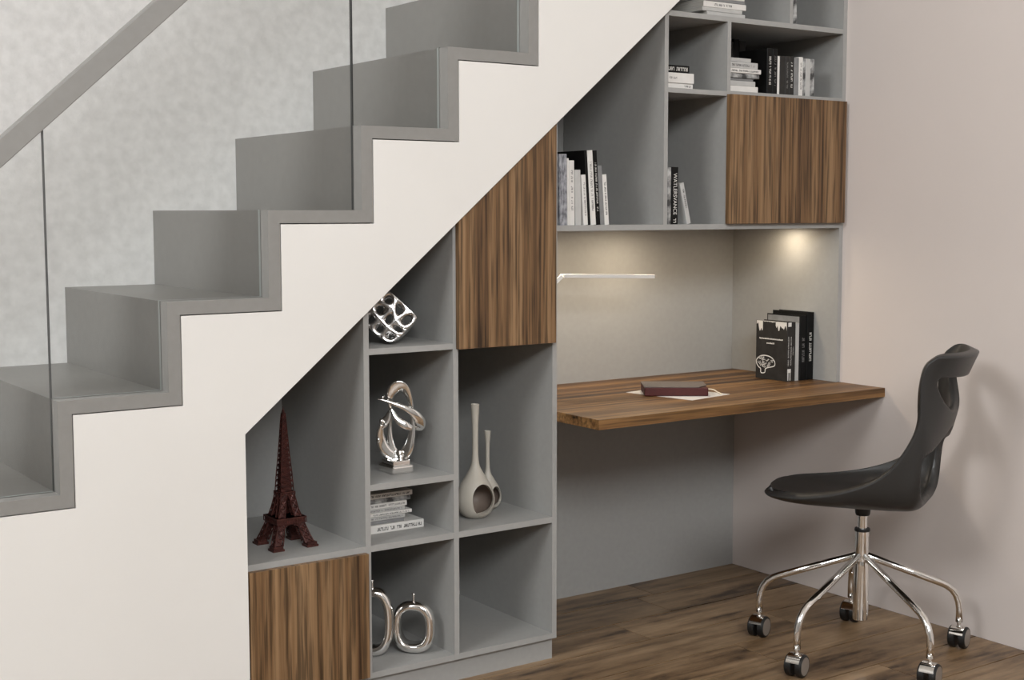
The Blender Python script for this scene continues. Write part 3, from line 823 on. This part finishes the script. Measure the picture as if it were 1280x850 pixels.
ribbon('raised_arm', [(-0.046, -0.014, 0.122), (-0.038, -0.010, 0.136), (-0.027, -0.006, 0.152), (-0.019, -0.002, 0.174)], [0.010, 0.020, 0.016, 0.006], 0.007, fs, closed=False)
bm = bmesh.new(); add_sphere(bm, (-0.038, -0.024, 0.2135), 0.0052); from_bm('head', bm, M['chrome'], fs, smooth=True)
bm = bmesh.new(); add_sphere(bm, (-0.043, -0.016, 0.145), 0.0068); from_bm('head', bm, M['chrome'], fs, smooth=True)
bm = bmesh.new(); add_sphere(bm, (-0.052, -0.016, 0.090), 0.0065, sc3=(0.8, 0.8, 1.3)); from_bm('hand', bm, M['chrome'], fs, smooth=True)
bm = bmesh.new(); add_sphere(bm, (0.006, -0.004, 0.052), 0.013, sc3=(0.9, 0.7, 0.8)); from_bm('knee', bm, M['chrome'], fs, smooth=True)

# ------------------------------------------------------------------ pierced cube sculpture
dual = bmesh.new()
bmesh.ops.create_cube(dual, size=2.0)
bmesh.ops.subdivide_edges(dual, edges=dual.edges[:], cuts=2, use_grid_fill=True)
rc = random.Random(12)
for v in dual.verts:
    ext = [abs(abs(c) - 1) < 1e-4 for c in v.co]
    if sum(ext) == 1:      # inside a face: wander within it
        for k in range(3):
            if not ext[k]: v.co[k] += rc.uniform(-0.26, 0.26)
    elif sum(ext) == 2:    # on an edge: slide along it
        for k in range(3):
            if not ext[k]: v.co[k] += rc.uniform(-0.2, 0.2)
cand = [e for e in dual.edges if all(sum(abs(abs(c) - 1) < 1e-4 for c in v.co) == 1 for v in e.verts)]
rc.shuffle(cand)
HS = 0.0545
vdir = Vector((RT.y, -RT.x, 0)); 
Rot = Matrix.Rotation(math.radians(-30.0), 4, 'Z') @ Matrix.Rotation(math.radians(-8), 4, 'X') @ Matrix.Rotation(math.radians(43), 4, 'Y') @ Matrix.Rotation(math.radians(17), 4, 'Z')
RotC = Matrix.Rotation(math.radians(-30.0), 4, 'Z') @ Matrix.Rotation(math.radians(-8), 4, 'X') @ Matrix.Rotation(math.radians(43), 4, 'Y')
for v in dual.verts:
    v.co = RotC @ (v.co * HS)
zmin = -0.058
for v in dual.verts:
    if v.co.z < zmin: v.co.z = zmin
cs_ = from_bm('cube_sculpture', dual, M['silver'])
cs_.location = (2.052, 0.124, 0.9722 - zmin + 0.0062)
wm = cs_.modifiers.new('wire', 'WIREFRAME'); wm.thickness = 0.0155; wm.use_even_offset = True; wm.use_boundary = True
sm = cs_.modifiers.new('sub', 'SUBSURF'); sm.levels = 2; sm.render_levels = 2
tag(cs_, 'silver pierced cube sculpture with organic holes standing on its corner', 'sculpture')

# ------------------------------------------------------------------ teardrop vases
def vase(label, loc, s, hdir, hole_c, hole_r, prof):
    e = tag(empty('vase', loc), label, 'vase', 'teardrop vases in the tall cell')
    pr = catmull([(r, 0, z) for r, z in prof], 6)
    bm = bmesh.new(); add_lathe(bm, [(max(p.x, 0.0), p.z) if 0 < i < len(pr) - 1 else (0.0, p.z) for i, p in enumerate(pr)], 48)
    for f in bm.faces: f.smooth = True
    outer = from_bm('vase_body', bm, M['ceramic'], e, smooth=True)
    # cavity
    cb = bmesh.new()
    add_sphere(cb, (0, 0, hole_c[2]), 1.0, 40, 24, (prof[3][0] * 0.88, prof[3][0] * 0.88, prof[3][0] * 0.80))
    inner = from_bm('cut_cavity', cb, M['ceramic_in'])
    hb = bmesh.new()
    hd = Vector(hdir).normalized(); side = hd.cross(Vector((0, 0, 1))).normalized(); up = side.cross(hd)
    r0 = []; r1 = []
    for k in range(48):
        a = 2 * math.pi * k / 48; off = side * math.cos(a) * hole_r[0] + up * math.sin(a) * hole_r[1]
        base = Vector((0, 0, hole_c[2]))
        r0.append(hb.verts.new(base + off + hd * 0.01)); r1.append(hb.verts.new(base + off + hd * 0.15))
    hb.faces.new(r0[::-1]); hb.faces.new(r1)
    for k in range(48): hb.faces.new((r0[k], r0[(k + 1) % 48], r1[(k + 1) % 48], r1[k]))
    cutc = from_bm('cut_hole', hb, M['ceramic'])
    for c in (inner, cutc):
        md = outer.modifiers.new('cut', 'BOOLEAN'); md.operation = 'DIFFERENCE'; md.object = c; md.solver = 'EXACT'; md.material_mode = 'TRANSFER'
    for c in (inner, cutc): c.location = loc
    bpy.context.view_layer.update()
    dg = bpy.context.evaluated_depsgraph_get()
    me = bpy.data.meshes.new_from_object(outer.evaluated_get(dg))
    outer.modifiers.clear(); outer.data = me
    for c in (inner, cutc): bpy.data.objects.remove(c)
    smooth_angle(outer, 50)
    return e
cdir = Vector((-FW.x, -FW.y, 0)).normalized(); rdir = Vector((RT.x, RT.y, 0)).normalized()
hd1 = cdir * 0.84 + rdir * 0.55
vase('tall beige teardrop vase with large round opening, foremost in its cell', (2.3395, 0.128, 0.4374), 1, hd1, (0, 0, 0.058), (0.036, 0.047),
     [(0.0, 0.0), (0.024, 0.0005), (0.047, 0.018), (0.0575, 0.052), (0.048, 0.092), (0.028, 0.126), (0.0135, 0.155), (0.0095, 0.185), (0.0088, 0.23), (0.0095, 0.28), (0.0125, 0.333), (0.0105, 0.334), (0.0, 0.322)])
hd2 = cdir * 0.62 + rdir * 0.78
vase('small beige teardrop vase standing behind the taller vase', (2.4350, 0.205, 0.4374), 1, hd2, (0, 0, 0.040), (0.022, 0.032),
     [(0.0, 0.0), (0.018, 0.0005), (0.035, 0.013), (0.042, 0.036), (0.036, 0.064), (0.021, 0.090), (0.010, 0.110), (0.0065, 0.135), (0.006, 0.165), (0.0065, 0.20), (0.0098, 0.236), (0.008, 0.237), (0.0, 0.228)])

# ------------------------------------------------------------------ chrome ring ornaments
def ring_ornament(label, loc, rz, hw, hh, band, depth, stem):
    e = tag(empty('ring_ornament', loc, rz), label, 'ornament', 'chrome ring ornaments in the low cell')
    bm = bmesh.new(); n = 96; rings = []
    def se(a, p=2.6):
        c, s = math.cos(a), math.sin(a)
        return (math.copysign(abs(c) ** (2 / p), c), math.copysign(abs(s) ** (2 / p), s))
    for i in range(n):
        a = 2 * math.pi * i / n + 0.001; sx, sz = se(a)
        o = Vector((sx * hw, 0, sz * hh)); inn = Vector((sx * (hw - band), 0, sz * (hh - band * (1.15 if sz < 0 else 1.0))))
        dd = depth * (1.0 + 0.25 * (-sz if sz < 0 else 0))
        mid = (o + inn) / 2
        prof = [o + Vector((0, -dd * 0.22, 0)), o + (inn - o) * 0.30 + Vector((0, -dd * 0.42, 0)), o + (inn - o) * 0.75 + Vector((0, -dd * 0.46, 0)), inn + Vector((0, -dd * 0.30, 0)),
                inn + Vector((0, dd * 0.30, 0)), o + (inn - o) * 0.75 + Vector((0, dd * 0.46, 0)), o + (inn - o) * 0.30 + Vector((0, dd * 0.42, 0)), o + Vector((0, dd * 0.22, 0))]
        rings.append([bm.verts.new(p + Vector((0, 0, hh))) for p in prof])
    for i in range(n):
        a, b = rings[i], rings[(i + 1) % n]
        for k in range(8): bm.faces.new((a[k], a[(k + 1) % 8], b[(k + 1) % 8], b[k]))
    o = from_bm('ring_body', bm, M['chrome'], e, smooth=True)
    sb_ = o.modifiers.new('sub', 'SUBSURF'); sb_.levels = 1; sb_.render_levels = 2
    bm = bmesh.new(); zt = 2 * hh - 0.001
    add_lathe(bm, [(0.0, zt - 0.004), (0.0045, zt), (0.003, zt + 0.004), (0.0026, zt + 0.010), (0.0042, zt + 0.012), (0.0026, zt + 0.0145), (0.0028, zt + 0.018), (0.0055, zt + 0.0205), (0.0055, zt + 0.023), (0.0, zt + 0.0245)], 14)
    from_bm('stem', bm, M['chrome'], e, smooth=True)
    return e
ring_ornament('smaller chrome rounded-square ring ornament with a short stem', (2.099, 0.084, 0.0846), math.radians(-44), 0.0620, 0.0750, 0.0260, 0.046, 1)
ring_ornament('larger chrome ring ornament half hidden behind the lower walnut door', (1.990, 0.128, 0.0846), math.radians(-35), 0.060, 0.0985, 0.0260, 0.046, 1)

# ------------------------------------------------------------------ swivel chair
CC = Vector((3.341, -0.474, 0.0))
FA = math.radians(-29.0)
# local x = sideways (towards -x is the camera side), local y = forward
ch = tag(empty('swivel_chair', CC, -FA), 'black moulded swivel chair on five chrome legs with castors at the desk', 'chair')
cen = [(.290, .486), (.286, .483), (.276, .479), (.258, .474), (.228, .470), (.185, .466), (.13, .463), (.04, .460), (-.05, .460), (-.120, .463), (-.180, .476), (-.212, .530), (-.226, .60), (-.241, .67), (-.260, .74), (-.275, .81), (-.292, .865), (-.318, .928)]
edg = [(.289, .487, .030), (.284, .487, .068), (.273, .488, .104), (.254, .490, .138), (.222, .493, .168), (.180, .496, .190), (.12, .503, .204), (.03, .525, .212), (-.055, .560, .212), (-.109, .600, .210), (-.147, .650, .208), (-.178, .708, .205), (-.192, .755, .203), (-.194, .800, .203), (-.193, .850, .203), (-.198, .885, .203), (-.210, .912, .201), (-.236, .932, .195)]
def lerp_list(L, s):
    i = min(int(s), len(L) - 2); f = s - i
    P = [L[max(i - 1, 0)], L[i], L[i + 1], L[min(i + 2, len(L) - 1)]]
    return [0.5 * (2 * b + (c - a) * f + (2 * a - 5 * b + 4 * c - d) * f * f + (3 * b - a - 3 * c + d) * f ** 3) for a, b, c, d in zip(*P)]
def S(s, t):
    c = lerp_list(cen, s); e = lerp_list(edg, s)
    p = 2.6 + 1.2 * math.exp(-((s - 10.5) / 2.0) ** 2) - (0.6 if s > 13 else 0.6 * max(0, (s - 11.5) / 1.5))
    bl = abs(t) ** p
    lx = e[2] * math.sin(t * math.pi / 2 * 0.90) / math.sin(math.pi / 2 * 0.90)
    return Vector((lx, c[0] + (e[0] - c[0]) * bl, c[1] + (e[1] - c[1]) * bl))
HOLES = [(11.95, 1.68, 0.72, -0.60), (15.15, 0.86, 0.74, 0.10)]      # centre s, half length, half width, taper
def gval(h, s, t):
    sc_, hs_, tw_, tp = h; u = (s - sc_) / hs_
    ex = 2.0 if tp < 0 else 2.4
    return abs(u) ** ex + abs(t / (tw_ * max(0.2, 1 + tp * u))) ** ex
NS, NT = 100, 44
bm = bmesh.new(); par = {}; grid = []
SM = len(cen) - 1.0
for i in range(NS + 1):
    rowv = []
    for k in range(NT + 1):
        s_, t_ = SM * i / NS, -1 + 2 * k / NT
        v = bm.verts.new(S(s_, t_)); par[v] = (s_, t_); rowv.append(v)
    grid.append(rowv)
kept = []
for i in range(NS):
    for k in range(NT):
        sm_, tm_ = SM * (i + 0.5) / NS, -1 + 2 * (k + 0.5) / NT
        if all(gval(h, sm_, tm_) > 1 for h in HOLES):
            bm.faces.new((grid[i][k], grid[i][k + 1], grid[i + 1][k + 1], grid[i + 1][k]))
for v in [v for v in bm.verts if not v.link_faces]: bm.verts.remove(v); par.pop(v, None)
for v in bm.verts:
    if not v.is_boundary: continue
    s_, t_ = par[v]
    for h in HOLES:
        if 0.3 < gval(h, s_, t_) < 2.2 and 0.01 < s_ < SM - 0.01 and abs(t_) < 0.99:
            lo_q, hi_q = 0.3, 2.0
            for _ in range(30):
                m_ = (lo_q + hi_q) / 2
                if gval(h, h[0] + (s_ - h[0]) * m_, t_ * m_) > 1: hi_q = m_
                else: lo_q = m_
            v.co = S(h[0] + (s_ - h[0]) * m_, t_ * m_)
shell = from_bm('seat_shell', bm, M['chair_black'], ch, smooth=True)
so = shell.modifiers.new('solid', 'SOLIDIFY'); so.thickness = 0.028; so.offset = 1.0; so.use_even_offset = False
so.edge_crease_inner = 0.6; so.edge_crease_outer = 0.6
sb = shell.modifiers.new('sub', 'SUBSURF'); sb.levels = 1; sb.render_levels = 1
bm = bmesh.new(); add_lathe(bm, [(0.0, 0.425), (0.020, 0.425), (0.022, 0.43), (0.024, 0.448), (0.0, 0.448)], 24); from_bm('seat_socket', bm, M['rubber'], ch, smooth=False)
bm = bmesh.new(); add_lathe(bm, [(0, 0.37), (0.0145, 0.37), (0.0145, 0.43), (0, 0.43)], 24); smooth_angle(from_bm('gas_piston', bm, M['chrome'], ch))
bm = bmesh.new(); add_lathe(bm, [(0, 0.376), (0.0225, 0.376), (0.0235, 0.380), (0.0225, 0.385), (0, 0.386)], 24); smooth_angle(from_bm('piston_ring', bm, M['rubber'], ch))
bm = bmesh.new(); add_lathe(bm, [(0, 0.28), (0.0195, 0.28), (0.0205, 0.285), (0.0205, 0.376), (0, 0.377)], 32); smooth_angle(from_bm('column_sleeve', bm, M['chrome'], ch))
bm = bmesh.new(); add_lathe(bm, [(0, 0.103), (0.021, 0.103), (0.023, 0.105), (0.023, 0.27), (0.0205, 0.285), (0, 0.286)], 32); smooth_angle(from_bm('column_tube', bm, M['chrome'], ch))
for az in (115.4, 187.3, 257.5, 333.5, 46.0):
    a = math.radians(az) + FA     # into the chair's own frame
    d = Vector((math.cos(a), math.sin(a), 0)); s_ = Vector((-d.y, d.x, 0))
    path = [d * 0.012 + Vector((0, 0, 0.302)), d * 0.255 + Vector((0, 0, 0.206))]
    path += [d * (0.255 + 0.065 * q[0]) + Vector((0, 0, q[1])) for q in ((0.30, .197), (0.58, .184), (0.80, .166), (0.94, .144), (1.0, .120))]
    path += [d * 0.320 + Vector((0, 0, 0.080))]
    bm = bmesh.new(); add_tube(bm, path, 0.0108, 16)
    lg = from_bm('leg', bm, M['chrome'], ch, smooth=True)
    # castor: two wheels, chrome hood, stem
    yawc = math.radians(-71) + FA     # wheel axle direction in the chair frame
    ax = Vector((math.cos(yawc), math.sin(yawc), 0)); fwv = Vector((-ax.y, ax.x, 0))
    c = d * 0.320 + Vector((0, 0, 0.0335))
    Mx = Matrix(((fwv.x, 0, ax.x, c.x), (fwv.y, 0, ax.y, c.y), (0, 1, 0, c.z), (0, 0, 0, 1)))
    cst = None
    bm = bmesh.new()
    add_lathe(bm, [(0, -0.006), (0.006, -0.006), (0.006, 0.006), (0, 0.006)], 12)
    add_tube(bm, [(0, 0.0, 0), (0, 0.048, 0)], 0.0065, 12)
    for k in range(9): pass
    # hood: a curved strip over the upper front of the wheels
    hv = []
    for q in range(11):
        th = math.radians(58 + 100 * q / 10)
        hv.append([bm.verts.new((math.cos(th) * rr, math.sin(th) * rr, zz)) for rr, zz in ((0.0350, -0.0205), (0.0350, 0.0205), (0.030, 0.0205), (0.030, -0.0205))])
    for A1, B1 in zip(hv, hv[1:]):
        for k in range(4): bm.faces.new((A1[k], A1[(k + 1) % 4], B1[(k + 1) % 4], B1[k]))
    bm.faces.new(hv[0]); bm.faces.new(hv[-1])
    for v in bm.verts: v.co = Mx @ v.co
    cst = from_bm('castor', bm, M['chrome'], ch)
    smooth_angle(cst, 35)
    for sgn in (-1, 1):
        bm = bmesh.new()
        z0, z1 = (0.006, 0.0265) if sgn > 0 else (-0.0265, -0.006)
        add_lathe(bm, [(0, z0), (0.030, z0), (0.0330, z0 + 0.003), (0.0330, z1 - 0.003), (0.030, z1), (0, z1)], 32)
        for v in bm.verts: v.co = Mx @ v.co
        wh = from_bm('wheel', bm, M['rubber'], cst); smooth_angle(wh, 40)
        zc = z1 + 0.0006 if sgn > 0 else z0 - 0.0006
        bm = bmesh.new(); zl, zh = sorted((zc, zc - sgn * 0.0012)); add_lathe(bm, [(0, zl), (0.0265, zl), (0.0265, zh), (0, zh)], 32)
        for v in bm.verts: v.co = Mx @ v.co
        from_bm('wheel_cap', bm, M['hub'], cst)
